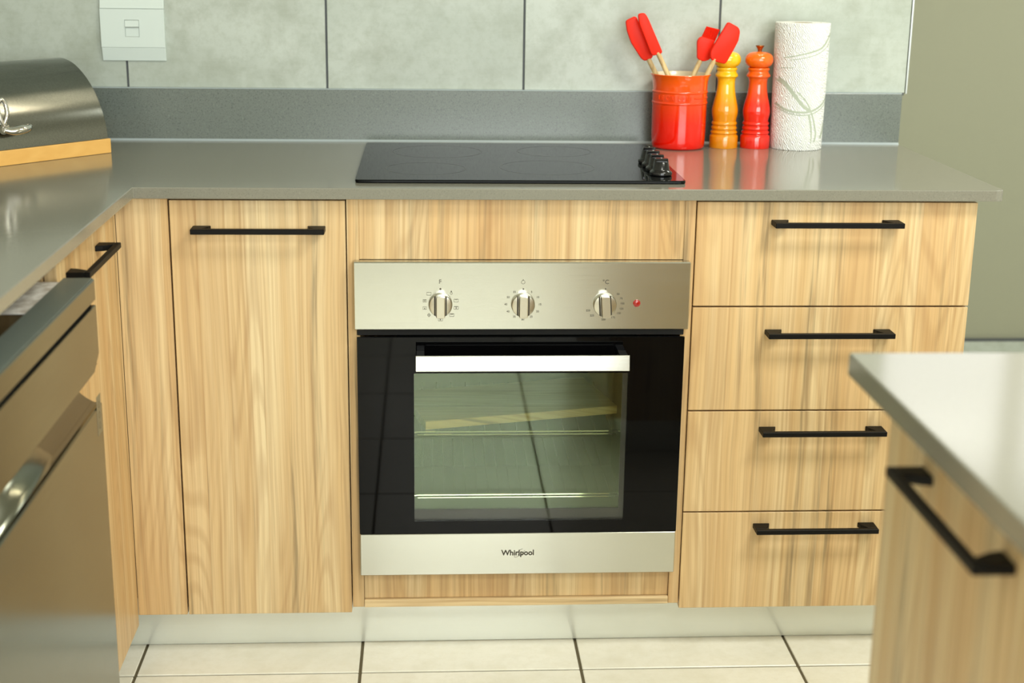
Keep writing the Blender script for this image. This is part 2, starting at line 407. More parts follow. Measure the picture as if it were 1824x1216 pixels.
bm = new_bm(); box(bm, (-1.12, -4.62, 2.6), (3.62, 2.15, 2.7)); o = obj('ceiling', bm, M_white); o['kind'] = 'structure'

# ------------------------------------------------------------------ worktops
ZW, ZB = .9, .8803
def rounded(pts, idx, r, n=5):
    out = []
    for i, p in enumerate(pts):
        if i != idx: out.append(p); continue
        a = Vector(pts[i-1])-Vector(p); b = Vector(pts[(i+1) % len(pts)])-Vector(p); a.normalize(); b.normalize(); p = Vector(p)
        for k in range(n+1):
            s = k/n; q = p+a*r*(1-s)**2+b*r*s**2; out.append((q.x, q.y))
    return out
pts = [(-.998, -1.75), (-.3726, -1.75), (-.3726, -.022), (1.1506, -.022), (1.1506, .5875), (-.998, .5875)]
pts = rounded(pts, 3, .016)
bm = new_bm(); prism(bm, pts, lambda x, y: (x, y, ZB), lambda x, y: (x, y, ZW))
wt = obj('worktop', bm, M_quartz, bevel=.0015, origin=(.3, .3, ZB)); tag(wt, 'grey L-shaped quartz worktop carrying the black hob and the bread bin', 'worktop')
bm = new_bm(); box(bm, (-.998, .5875, ZW), (1.1506, .6, 1.0085))
us = obj('upstand', bm, M_quartz_up, bevel=.001, origin=(.3, .59, ZW)); tag(us, 'speckled grey quartz upstand along the back of the worktop under the wall tiles', 'upstand')
bm = new_bm(); prism(bm, [(.5835, ZW), (.5875, ZW), (.5875, ZW+.004)], lambda y, z: (-.99, y, z), lambda y, z: (1.150, y, z)); obj('sealant_bead', bm, M_seal, us)
bm = new_bm(); box(bm, (-.99, .5895, 1.0085), (1.150, .6, 1.0100)); obj('top_bead', bm, M_seal, us)

# ------------------------------------------------------------------ cabinets
def handle_mesh(bm, L, place):
    """flat bar handle: two feet and a square bar; local x along, y out (towards the viewer), z up"""
    h = .0046
    def pr(pts, z0, z1): prism(bm, pts, lambda x, y: place(x, y, z0), lambda x, y: place(x, y, z1))
    foot = [(0, 0), (.031, 0), (.028, .012), (.019, .027), (.0, .027)]
    pr(foot, -h, h); pr([(L-x, y) for x, y in foot][::-1], -h, h)
    pr([(0, .0268), (L, .0268), (L, .036), (0, .036)], -h, h)
    return bm
def bar_handle(parent, name, L, place): return obj(name, handle_mesh(new_bm(), L, place), M_black, parent, bevel=.0008, seg=1)
def slab(name, a, b, mat, parent, bevel=.0008, label=None):
    return obj(name, box(new_bm(), a, b), mat, parent, bevel=bevel, seg=1, label=label)

# corner filler
cf = thing('corner_filler', (-.365, .05, .092), 'narrow upright oak filler panel in the inner corner left of the tall door', 'filler panel')
slab('panel', (-.4098, 0, .092), (-.3195, .018, .879), M_wood, cf)
slab('backing', (-.409, .018, .092), (-.3215, .10, .878), M_wood, cf)
# tall door cabinet
c1 = thing('base_cabinet', (-.165, .25, .092), 'oak base cabinet with one tall door, left of the oven', 'cabinet')
slab('body', (-.3175, .02, .095), (-.0135, .56, .879), M_wood, c1)
d = slab('door', (-.3165, 0, .092), (-.0135, .019, .8745), M_wood, c1)
bar_handle(d, 'handle', .229, lambda x, y, z: (-.277+x, -y, .8255+z))
# oven housing
oh = thing('oven_housing', (.297, .25, .1), 'oak oven housing between the tall door and the drawers, panels above and below the oven', 'cabinet')
slab('side_panel', (-.0115, .001, .1025), (.0098, .56, .879), M_wood, oh)
slab('side_panel', (.5852, .001, .1025), (.6045, .56, .879), M_wood, oh)
slab('top_panel', (.0098, .0015, .7700), (.5852, .02, .879), M_wood, oh)
slab('bottom_panel', (.0103, .006, .1178), (.5847, .022, .1765), M_wood, oh)
slab('shelf_board', (.0103, -.001, .1025), (.5847, .56, .1172), M_woodX, oh)
slab('rear_panel', (.0103, .54, .1178), (.5847, .56, .87), M_wood, oh)
# drawer unit
du = thing('drawer_unit', (.861, .25, .092), 'oak unit of four stacked drawers with black bar handles right of the oven', 'drawer unit')
slab('body', (.6075, .02, .095), (1.110, .56, .879), M_wood, du)
zs = [(.6855, .8745), (.4885, .6823), (.2895, .4853), (.0925, .2863)]
hz = [.8385, .6372, .4515, .2600]
for (a, b), z in zip(zs, hz):
    dr = slab('drawer', (.6065, 0, a), (1.1115, .019, b), M_wood, du)
    bar_handle(dr, 'handle', .2305, lambda x, y, z_, z=z: (.7398+x, -y, z+z_))
# plinth
pl = obj('plinth', box(new_bm(), (-.46, .060, .001), (1.10, .072, .098)), M_plinth, bevel=.001, origin=(.3, .06, 0)); tag(pl, 'brushed pale aluminium plinth under the oven run', 'plinth')
# left run
cl = thing('corner_cabinet', (-.69, -.21, .072), 'oak cabinet in the left run beside the dishwasher, short black handle at its top', 'cabinet')
slab('body', (-.98, -.412, .095), (-.431, -.008, .879), M_wood_left_shade, cl)
d = slab('door', (-.429, -.411, .072), (-.410, -.0006, .8745), M_wood_left_shade, cl)
bar_handle(d, 'handle', .229, lambda x, y, z: (-.410+y, -.361+x, .8225+z))
pl2 = obj('plinth', box(new_bm(), (-.475, -.412, .001), (-.463, .058, .071)), M_plinth, bevel=.001, origin=(-.47, -.4, 0)); tag(pl2, 'short pale plinth below the corner cabinet of the left run', 'plinth')
c3 = thing('base_cabinet', (-.69, -1.4, 0), 'oak cabinet of the left run nearest the camera, past the dishwasher', 'cabinet')
slab('body', (-.98, -1.74, .0), (-.431, -1.05, .879), M_wood_left_shade, c3)
slab('door', (-.429, -1.738, .1), (-.410, -1.052, .8745), M_wood_left_shade, c3)

# dishwasher (stands proud of the run)
t = NT('crumpled_foil'); n = t.noise(t.pos(), 60, 3, .6); t.P(Base_Color=t.mix(t.ramp(n, .4, .65), srgb(196, 188, 178), srgb(245, 243, 238)), Roughness=.5, Metallic=.1); M_plate = t.m
dw = thing('dishwasher', (-.69, -.72, 0), 'stainless steel dishwasher under the left worktop, standing slightly proud', 'dishwasher')
Y0, Y1 = -1.035, -.424
slab('body', (-.97, Y0+.01, .06), (-.405, Y1-.002, .800), M_steel_dark, dw)
slab('gap_shade_slab', (-.62, Y0+.01, .800), (-.445, Y1-.22, .812), M_blackgap, dw)  # black slab stands in for the shade in the gap under the worktop
slab('mounting_plate', (-.46, Y1-.19, .8265), (-.402, Y1-.004, .8285), M_plate, dw, label='bright metal plate behind the door top')
dwd = slab('door', (-.3975, Y0, .09), (-.3540, Y1, .6450), M_steel_dark, dw, bevel=.002)
slab('top_strip', (-.398, Y0, .8000), (-.3535, Y1, .8326), M_steel_dark, dw, bevel=.002)
slab('top_reflection', (-.3975, Y0+.001, .8326), (-.3560, Y1-.001, .8338), M_top_reflection, dw)  # thin cap carries the painted dark reflection of the steel top
slab('door_gap', (-.397, Y0+.003, .7935), (-.360, Y1-.003, .8000), M_blackgap, dw)
# control band with cut lower corners
def band(y0, y1, z0, z1, ch): return [(y0, z0+ch*.6), (y0+ch, z0), (y1-ch, z0), (y1, z0+ch*.6), (y1, z1), (y0, z1)]
bm = new_bm(); prism(bm, band(Y0, Y1, .700, .7935, .034), lambda y, z: (-.397, y, z), lambda y, z: (-.3535, y, z)); obj('control_band', bm, M_steel_dark, dw, bevel=.0015)
# scooped handle recess, concave
bm = new_bm(); prof = []
for k in range(13):
    a = k/12; prof.append((-.3560-.034*math.sin(math.pi*a)**.8, .705-.062*a))
for k in range(len(prof)-1):
    (xa, za), (xb, zb_) = prof[k], prof[k+1]
    vs = [bm.verts.new(p) for p in ((xa, Y0+.02, za), (xa, Y1-.006, za), (xb, Y1-.006, zb_), (xb, Y0+.02, zb_))]; bm.faces.new(vs[::-1])
bmesh.ops.remove_doubles(bm, verts=bm.verts, dist=1e-5)
for v in [v for v in bm.verts]: pass
o = obj('handle_recess', bm, M_steel_dark, dw, smooth=True)
md = o.modifiers.new('thick', 'SOLIDIFY'); md.thickness = .003; md.offset = -1
slab('recess_back', (-.404, Y0+.002, .640), (-.3935, Y1-.002, .7000), M_steel_dark, dw)
st = slab('sticker', (-.3540, Y1-.036, .603), (-.3536, Y1-.010, .662), plain('clear_label', srgb(112, 104, 82), .35), dw, bevel=0, label='small upright sticker near the door edge')
bm = new_bm()
for k in range(3):
    cz = .616+k*.016
    for a in range(10):
        t0 = 2*math.pi*a/10; t1 = 2*math.pi*(a+1)/10; q = lambda t_, r: (-.3533, Y1-.023+r*math.cos(t_), cz+r*math.sin(t_))
        bm.faces.new([bm.verts.new(p) for p in (q(t0, .0052), q(t1, .0052), q(t1, .0042), q(t0, .0042))])
obj('printed_rings', bm, M_ink, st)

# peninsula in the right foreground
pw = obj('peninsula_worktop', box(new_bm(), (.573, -2.35, .8755), (1.75, -1.068, .9)), M_quartz, bevel=.002, origin=(1.1, -1.7, .8755)); tag(pw, 'pale grey quartz worktop of the peninsula in the right foreground', 'worktop')
pc = thing('peninsula_cabinet', (1.1, -1.7, 0), 'oak peninsula cabinet in the right foreground with a blurred black handle', 'cabinet')
slab('body', (.621, -2.33, .1), (1.70, -1.140, .8745), M_wood_far_shade, pc)
d = slab('door', (.600, -1.742, .1), (.619, -1.138, .8725), M_wood_far_shade, pc)
bar_handle(d, 'handle', .229, lambda x, y, z: (.600-y, -1.4705+x, .8325+z))
slab('door', (.600, -2.33, .1), (.619, -1.746, .8725), M_wood_far_shade, pc)
slab('toe_board', (.66, -2.30, .001), (1.66, -1.18, .1), M_plinth, pc)

# ------------------------------------------------------------------ oven
ov = thing('built_in_oven', (.2975, 0, .17), 'stainless steel and black glass built-in oven with three dials under the hob', 'oven')
YF = -.02
slab('control_panel', (0, YF, .6466), (.5965, .0013, .7698), M_steel, ov, bevel=.0018)
slab('vent_gap', (.004, -.004, .6330), (.591, .003, .6466), M_blackgap, ov)
slab('black_lip', (.0125, -.006, .1690), (.5775, .002, .1746), M_blackgap, ov)  # black lip along the bottom of the oven
# steel carcass of the cavity
X0, X1, Z0, Z1 = .105, .4905, .2827, .5665
def frame(bm, x0, x1, z0, z1, a0, a1, c0, c1, y0, y1):
    box(bm, (x0, y0, z0), (a0, y1, z1)); box(bm, (a1, y0, z0), (x1, y1, z1)); box(bm, (a0, y0, z0), (a1, y1, c0)); box(bm, (a0, y0, c1), (a1, y1, z1)); return bm
dg = obj('door_glass', frame(new_bm(), .0045, .5905, .2588, .6330, X0, X1, Z0, Z1, YF, -.014), M_bglass, ov)
obj('window_pane', box(new_bm(), (X0, -.0197, Z0), (X1, -.0150, Z1)), M_clear, ov)
obj('inner_pane', box(new_bm(), (X0+.0002, -.0115, Z0+.0207), (X1-.0087, -.0085, Z1+.0098)), M_oglass, ov)
obj('inner_frame', frame(new_bm(), .02, .575, .262, .625, X0+.0, X1-.0085, Z0+.0205, Z1+.01, -.013, -.006), plain('dark_inner_print', srgb(30, 33, 31), .3), ov)
slab('door_strip', (.0045, YF, .1750), (.5905, .000, .2583), M_steel, ov, bevel=.0018)
# chamber: open-fronted enamel box
cx0, cx1, cz0, cz1, cy1 = .075, .52, .235, .60, .40
bm = new_bm()
v = [bm.verts.new(p) for p in ((cx0,-.004,cz0),(cx1,-.004,cz0),(cx1,cy1,cz0),(cx0,cy1,cz0),(cx0,-.004,cz1),(cx1,-.004,cz1),(cx1,cy1,cz1),(cx0,cy1,cz1))]
for f in ((0,1,2,3),(7,6,5,4),(3,2,6,7),(0,3,7,4),(1,5,6,2)): bm.faces.new([v[i] for i in f])
o = obj('chamber', bm, M_enamel, ov); md = o.modifiers.new('t', 'SOLIDIFY'); md.thickness = .004; md.offset = -1
# racks
M_dullwire = plain('dull_wire', srgb(70, 72, 66), .5, .6)
def rack(zr, yf, name, nx=13):
    bm = new_bm(); r = .0024
    tube(bm, spline([(.082, yf+.03, zr+.010), (.092, yf+.012, zr+.009), (.100, yf, zr), (.11, yf, zr)], 4)+[Vector((.3, yf, zr))]+[Vector((.48, yf, zr))]+spline([(.49, yf, zr), (.497, yf, zr), (.503, yf+.012, zr+.009), (.513, yf+.03, zr+.010)], 4), r, 8)
    rk = obj(name, bm, M_chrome, ov, smooth=True)
    obj('rear_wire', tube(new_bm(), [(.10, yf+.33, zr), (.495, yf+.33, zr)], r, 8), M_dullwire, rk, smooth=True)
    obj('lower_wire', tube(new_bm(), [(.110, yf+.004, zr-.007), (.486, yf+.004, zr-.007)], r*.8, 8), M_chrome, rk, smooth=True)
    for k in range(nx):
        x = .118+k*(.36/(nx-1)); bm = new_bm(); tube(bm, [(x, yf+.003, zr-.0055), (x, yf+.33, zr-.002)], .0010, 6); obj('cross_wire', bm, M_dullwire, rk)
    return rk
rack(.4235, .075, 'wire_rack'); rack(.3030, .060, 'wire_rack', 18)
lamp = obj('oven_lamp', lathe(new_bm(), [(.0, 0), (.018, 0), (.018, .004), (.012, .010), (.0, .012)][::-1], (.46, .36, .585), 20, False, False), plain('lamp_glass', srgb(220, 220, 205), .2), ov)

# dials
KX = (.1525, .2985, .4440); KZ = .6935
ring_r = .0325
for i, kx in enumerate(KX):
    tw = (0, 0, math.radians(-4))[i]
    R = Matrix.Translation((kx, YF, KZ)) @ Matrix.Rotation(tw, 4, 'Y') @ Matrix.Rotation(math.radians(90), 4, 'X')
    rot = R.to_3x3()
    kb = obj('dial', lathe(new_bm(), [(.0205, 0), (.0212, .001), (.0206, .009), (.0196, .0115), (.017, .0122), (.0, .0122)], (kx, YF, KZ), 40, True, False, rot), M_satin, ov, smooth=True)
    # raised grip bar with rounded ends following the disc
    pts = []
    hw = .0082; rr_ = .0207
    a0 = math.asin(hw/rr_)
    for k in range(7): a = math.pi/2-a0+2*a0*k/6; pts.append((rr_*math.cos(a), rr_*math.sin(a)))
    for k in range(7): a = -math.pi/2-a0+2*a0*k/6; pts.append((rr_*math.cos(a), rr_*math.sin(a)))
    bm = new_bm(); prism(bm, pts, lambda x, y: R @ Vector((x, y, .0)), lambda x, y: R @ Vector((x*.94, y*.97, .0255))); obj('grip', bm, M_satin, kb, bevel=.0012)
    bm = new_bm()
    for s in (-1, 1): 
        bm2 = [(s*.0084, -.0184), (s*.0112, -.0168), (s*.0112, .0168), (s*.0084, .0184)]
        prism(bm, bm2 if s > 0 else bm2[::-1], lambda x, y: R @ Vector((x, y, .012)), lambda x, y: R @ Vector((x, y, .0127)))
    obj('groove', bm, plain('dial_groove', srgb(52, 44, 30), .5), kb)
def pl_text(bm, s, size, x, z): text_mesh(bm, s, size, lambda a, b, c: (x+a, YF-.0002+(-c), z+b), .00012, bold=.00008)
def ringm(bm, cx, cz, rx, rz, wd, n=24, a0=0, a1=2*math.pi, tilt=0, w1=None):
    for k in range(n):
        t0 = a0+(a1-a0)*k/n; t1 = a0+(a1-a0)*(k+1)/n
        def q(t_, e):
            f = (t_-a0)/(a1-a0); ww = wd if w1 is None else wd+(w1-wd)*math.sin(math.pi*f)
            x = (rx+e*ww)*math.cos(t_); z = (rz+e*ww)*math.sin(t_); return (cx+x*math.cos(tilt)-z*math.sin(tilt), YF-.0004, cz+x*math.sin(tilt)+z*math.cos(tilt))
        bm.faces.new([bm.verts.new(p) for p in (q(t0, .5), q(t0, -.5), q(t1, -.5), q(t1, .5))])
def dash(bm, x0, z0, x1, z1, wd=.0005):
    d_ = Vector((x1-x0, z1-z0)); n_ = Vector((-d_.y, d_.x)).normalized()*wd/2
    bm.faces.new([bm.verts.new((p[0], YF-.0004, p[1])) for p in ((x0-n_.x, z0-n_.y), (x1-n_.x, z1-n_.y), (x1+n_.x, z1+n_.y), (x0+n_.x, z0+n_.y))])
def rbox(bm, cx, cz, w_, h_):
    for a, b in (((-w_, -h_), (w_, -h_)), ((w_, -h_), (w_, h_)), ((w_, h_), (-w_, h_)), ((-w_, h_), (-w_, -h_))): dash(bm, cx+a[0], cz+a[1], cx+b[0], cz+b[1], .00045)
# function dial marks
bm = new_bm(); kx = KX[0]; pl_text(bm, 'F', .0105, kx-.0005, .7345); ringm(bm, kx, .7215, .0009, .0009, .0018, 10)
for k, ang in enumerate((48, 15, -13, -45, -90, -135, -166, 166, 135)):
    a = math.radians(ang); x = kx+math.cos(a)*ring_r*.88; z = KZ+math.sin(a)*ring_r*.84
    if k == 0: ringm(bm, x, z, .0020, .0020, .0005, 12); ringm(bm, x, z+.0034, .0006, .0006, .0012, 8)
    elif k in (6, 7): rbox(bm, x, z, .0030, .0023); pl_text(bm, 'x' if k == 6 else 'H', .0052, x, z)
    elif k == 5: ringm(bm, x, z, .0024, .0024, .0005, 12); dash(bm, x, z-.0035, x, z+.0035); dash(bm, x-.003, z, x+.003, z)
    else:
        rbox(bm, x, z, .0038, .0026)
        if k in (1,): dash(bm, x-.0022, z+.0013, x+.0022, z+.0013)
        if k in (2, 4): pl_text(bm, 'x', .0056, x, z); dash(bm, x-.0028, z+.0017, x+.0028, z+.0017)
        if k == 3: dash(bm, x-.0026, z+.0014, x+.0026, z+.0014, .0008)
obj('dial_marks', bm, M_ink, ov, label='printed cooking function symbols round the left dial')
bm = new_bm(); kx = KX[1]; ringm(bm, kx, .7340, .0032, .0032, .0005, 16); dash(bm, kx, .7372, kx, .7388, .0012); ringm(bm, kx+.0005, .7215, .0007, .0007, .0014, 10)
for k in range(1, 12):
    a = math.radians(90-30*k); x = kx+math.cos(a)*ring_r*.93; z = KZ+math.sin(a)*ring_r*.80
    if k != 6: pl_text(bm, str(5*k), .0052, x, z)
    else: pl_text(bm, '30', .0052, x, KZ-.0275)
obj('dial_marks', bm, M_ink, ov, label='printed minute numbers round the middle dial')
bm = new_bm(); kx = KX[2]; pl_text(bm, '\u00b0C', .0105, kx+.001, .7340); ringm(bm, kx+.001, .7215, .0007, .0007, .0014, 10)
for k, (n_, ang) in enumerate((('50', 42), ('75', 22), ('100', 3), ('125', -17), ('150', -36), ('175', -60), ('200', -92), ('225', -133), ('250', -156))):
    a = math.radians(ang); x = kx+math.cos(a)*ring_r*.98; z = KZ+math.sin(a)*ring_r*.86
    pl_text(bm, n_, .0050, x, z)
obj('dial_marks', bm, M_ink, ov, label='printed temperature numbers round the right dial')
t = NT('red_lens'); t.P(Base_Color=srgb(150, 10, 4), Roughness=.12); t.set(t.b, 'Coat Weight', .6)
rot = Matrix.Rotation(math.radians(90), 3, 'X')
obj('indicator_lamp', lathe(new_bm(), [(.0068, 0), (.0066, .0012), (.0045, .0024), (.0, .0028)], (.5015, YF, .6955), 24, True, False, rot), t.m, ov, smooth=True, label='small round red indicator lamp')
# logo: word with a slanted ring
bm = new_bm(); text_mesh(bm, 'Whirlpool', .0148, lambda a, b, c: (.2962+a, YF-.0003-c, .2182+b), .00012, spacing=.98, bold=.0004)
ringm(bm, .2995, .2182, .0125, .0042, .0004, 28, math.radians(40), math.radians(330), math.radians(40), .0004)
dash(bm, .2968, .2128, .2980, .2160, .0010)
obj('maker_mark', bm, M_logo, ov, label='dark printed lettering with a slanted ring')
# handle
oh_ = obj('handle', prism(new_bm(), [(-.0735, .5852), (-.0645, .5852), (-.0645, .6125), (-.0680, .6125)], lambda y, z: (.1083, y, z), lambda y, z: (.4858, y, z)), M_steel, ov, bevel=.0012, label='wide flat bright steel handle')
for xa in (.1095, .4700):
    bm = new_bm(); prism(bm, [(xa, -.0645), (xa+.0145, -.0645), (xa+.0145, YF+.0002), (xa, YF+.0002)], lambda x, y: (x, y, .590), lambda x, y: (x, y, .609)); obj('post', bm, plain('dark_post', srgb(40, 40, 40), .3, .5), oh_, bevel=.001)
bm = new_bm(); box(bm, (.1245, -.0640, .5865), (.4695, -.050, .6095)); obj('inner_bar', bm, M_bplastic, oh_, bevel=.003)

# board lying on the upper rack
ang = math.radians(14); zb0 = .4265
Rb = Matrix.Translation((.1255, .0775, zb0)) @ Matrix.Rotation(ang, 4, 'Z')
bd = obj('serving_board', box(new_bm(), (0, 0, 0), (.385, .20, .0165), Rb), M_board, bevel=.0015, origin=(.3, .15, zb0)); tag(bd, 'pale wooden board lying askew on the upper oven rack behind the glass', 'board')

# ------------------------------------------------------------------ hob
hb = thing('ceramic_hob', (.295, .31, .9), 'black glass ceramic hob with four knobs set into the grey worktop', 'hob')
def rr_rect(x0, y0, x1, y1, r, n=5):
    out = []
    for cx, cy, a0 in ((x1-r, y1-r, 0), (x0+r, y1-r, 90), (x0+r, y0+r, 180), (x1-r, y0+r, 270)):
        for k in range(n+1): a = math.radians(a0+90*k/n); out.append((cx+r*math.cos(a), cy+r*math.sin(a)))
    return out
bm = new_bm(); prism(bm, rr_rect(.0028, .0335, .5905, .5270, .010), lambda x, y: (x, y, .9003), lambda x, y: (x, y, .9062)); obj('glass_plate', bm, M_hob, hb, bevel=.0014)
for cx, cy, r in ((.127, .168, .0745), (.354, .187, .089), (.150, .395, .089), (.385, .405, .0745)):
    bm = new_bm()
    for rad in (r,):
        n = 64
        for k in range(n):
            t0 = 2*math.pi*k/n; t1 = 2*math.pi*(k+1)/n
            bm.faces.new([bm.verts.new((cx+a*math.cos(t_), cy+a*math.sin(t_), .90632)) for a, t_ in ((rad, t0), (rad, t1), (rad-.0011, t1), (rad-.0011, t0))][::-1])
    bmesh.ops.recalc_face_normals(bm, faces=bm.faces); obj('cooking_zone', bm, M_ring, hb)
for k in range(4):
    cx, cy = .5545, .098+.0505*k
    b0 = obj('knob', lathe(new_bm(), [(.0185, .9063), (.0200, .9075), (.0205, .912), (.0192, .9145), (.0165, .916), (.0155, .918), (.0135, .9305), (.0120, .932), (0, .932)], (cx, cy, 0), 32, True, False), M_bplastic, hb, smooth=True)
    bm = new_bm(); prism(bm, [(cx-.0150, .9135), (cx+.0150, .9135), (cx+.0118, .9375), (cx-.0118, .9375)], lambda x, z: (x, cy-.0055, z), lambda x, z: (x, cy+.0055, z)); obj('grip', bm, M_bplastic, b0, bevel=.0016)
    bm = new_bm(); prism(bm, [(cx-.0009, .9376), (cx+.0009, .9376), (cx+.0009, .9379), (cx-.0009, .9379)], lambda x, z: (x, cy-.004, z), lambda x, z: (x, cy+.002, z)); obj('pointer_mark', bm, M_slot, b0)

# ------------------------------------------------------------------ utensil pot
PX, PY = .6565, .5225
pt = thing('utensil_pot', (PX, PY, .9), 'glossy orange to red stoneware pot of red silicone utensils', 'pot')
prof = [(.030, .9002), (.0500, .9002), (.0535, .9018), (.0552, .905), (.0560, .915), (.0566, .94), (.0568, .99), (.0570, .9925), (.0580, .9935), (.0584, .9955), (.0580, .9972), (.0571, .998),
        (.0571, 1.0150), (.0581, 1.0162), (.0585, 1.0180), (.0580, 1.0198), (.0571, 1.0208), (.0572, 1.030), (.0582, 1.040), (.0604, 1.0478), (.0626, 1.0518), (.0630, 1.0530), (.0622, 1.0538)]
obj('glazed_body', lathe(new_bm(), prof, (PX, PY, 0), 72, True, False), M_pot, pt, smooth=True)
obj('inner_wall', lathe(new_bm(), [(.0622, 1.0538), (.0608, 1.0532), (.0585, 1.048), (.0553, 1.038), (.0545, 1.0), (.0540, .91), (.050, .905), (0, .905)], (PX, PY, 0), 64, False, False), M_cream, pt, smooth=True)
bm = new_bm(); R0 = .0571
def wrap(a, b, c, a0=0):
    th = math.radians(-93)+ (a+a0)/R0; r = R0+.0016*(1 if c > 0 else -.3)
    return (PX+r*math.cos(th), PY+r*math.sin(th), 1.0065+b)
text_mesh(bm, 'LE CREUSET', .0130, lambda a, b, c: wrap(a, b, c, -.0170), .0008, spacing=1.12, bold=.00012)
obj('embossed_lettering', bm, M_pot, pt)
bm = new_bm()
for zc in (1.0065,):
    n = 20
    for k in range(n):
        def q(t_, dz, e): th = math.radians(-88+t_*58/n+20); return (PX+(R0+e)*math.cos(th), PY+(R0+e)*math.sin(th), zc+dz)
        for (d0, e0), (d1, e1) in (((-.0016, 0), (-.0006, .0011)), ((-.0006, .0011), (.0006, .0011)), ((.0006, .0011), (.0016, 0))):
            bm.faces.new([bm.verts.new(p) for p in (q(k, d0, e0), q(k+1, d0, e0), q(k+1, d1, e1), q(k, d1, e1))])
bmesh.ops.remove_doubles(bm, verts=bm.verts, dist=1e-6); obj('raised_line', bm, M_pot, pt, smooth=True)

# ------------------------------------------------------------------ utensils
def utensil(name, label, head, yc, th, hbase, hdir_end, stick_r=.0068, tilt=0., group='silicone utensils in the pot', bristle=None, split=None):
    cx = sum(p[0] for p in head)/len(head); cz = sum(p[1] for p in head)/len(head)
    e = thing(name, (hdir_end[0], hdir_end[2], hdir_end[1]), label, 'kitchen utensil', group)
    out = round_poly(head, .0055)
    # cushion-shaped blade: edge thin, middle thick, in three inset layers
    bm = new_bm(); lay = []
    for s, dy in ((.97, -th*.5), (1.0, -th*.28), (1.0, th*.28), (.97, th*.5)):
        lay.append([bm.verts.new((cx+(x-cx)*s, yc+dy+(z-cz)*tilt, cz+(z-cz)*s)) for x, z in out])
    n = len(out)
    bm.faces.new(lay[0]); bm.faces.new(lay[-1][::-1])
    for a, b in zip(lay, lay[1:]):
        for i in range(n): bm.faces.new((a[i], b[i], b[(i+1) % n], a[(i+1) % n]))
    bmesh.ops.recalc_face_normals(bm, faces=bm.faces)
    h = obj('head', bm, M_red, e, bevel=.0012, seg=2)
    for p in h.data.polygons: p.use_smooth = True
    bm = new_bm(); tube(bm, [(hbase[0], yc, hbase[1]), ((hbase[0]*.5+hdir_end[0]*.5), (yc+hdir_end[2])/2, (hbase[1]+hdir_end[1])/2), (hdir_end[0], hdir_end[2], hdir_end[1])], [stick_r*.93, stick_r, stick_r*.95], 14, .8)
    obj('handle', bm, M_stick, e, smooth=True)
    return e, h
A = [(.5387, 1.1591), (.5571, 1.1682), (.562, 1.1663), (.5709, 1.1455), (.5984, 1.088), (.5963, 1.0837), (.5806, 1.0774), (.5731, 1.0835), (.5518, 1.1144), (.5423, 1.1382)]
B = [(.5601, 1.1741), (.5743, 1.177), (.5818, 1.166), (.6137, 1.0993), (.6119, 1.0951), (.5948, 1.0902), (.5909, 1.0935), (.5637, 1.1547)]
Br = [(.6889, 1.0839), (.6872, 1.1191), (.6906, 1.1262), (.6968, 1.1299), (.7247, 1.1217), (.7209, 1.111), (.7204, 1.0912), (.715, 1.0827), (.7022, 1.0783)]
Cc = [(.7432, 1.1619), (.7653, 1.1505), (.7692, 1.1421), (.7668, 1.124), (.7551, 1.1001), (.7419, 1.076), (.7141, 1.0828), (.71, 1.0898), (.7095, 1.101), (.7248, 1.1292)]
utensil('spoon_spatula', 'curved red silicone spoon-spatula, leftmost utensil in the pot', A, .535, .013, (.587, 1.086), (.679, .925, .550))
eb, hb_ = utensil('spatula', 'straight narrow red silicone spatula, second from left in the pot', B, .510, .011, (.6045, 1.097), (.690, .925, .493))
# raised face panel on the straight spatula
eB, hB = utensil('pastry_brush', 'red silicone pastry brush with fine bristles, third from left in the pot', Br, .522, .014, (.700, 1.090), (.632, .925, .534))
bm = new_bm(); a0 = Vector((.6968, 1.1299)); a1 = Vector((.7247, 1.1217)); b0 = Vector((.706, 1.1500)); b1 = Vector((.7335, 1.1438))
for i in range(11):
    for j in range(4):
        s = (i+.5)/11; p = a0.lerp(a1, s); q = b0.lerp(b1, s); yy = .517+.0035*j
        tube(bm, [(p.x-.0003, yy, p.y-.002), (q.x, yy+.0005*(j-1.5), q.y)], [.00085, .0007], 5)
o = obj('bristles', bm, M_red, eB); o['kind'] = 'stuff'
utensil('spatula', 'broad red silicone spatula leaning right over the yellow mill', Cc, .490, .011, (.7205, 1.087), (.650, .925, .513))

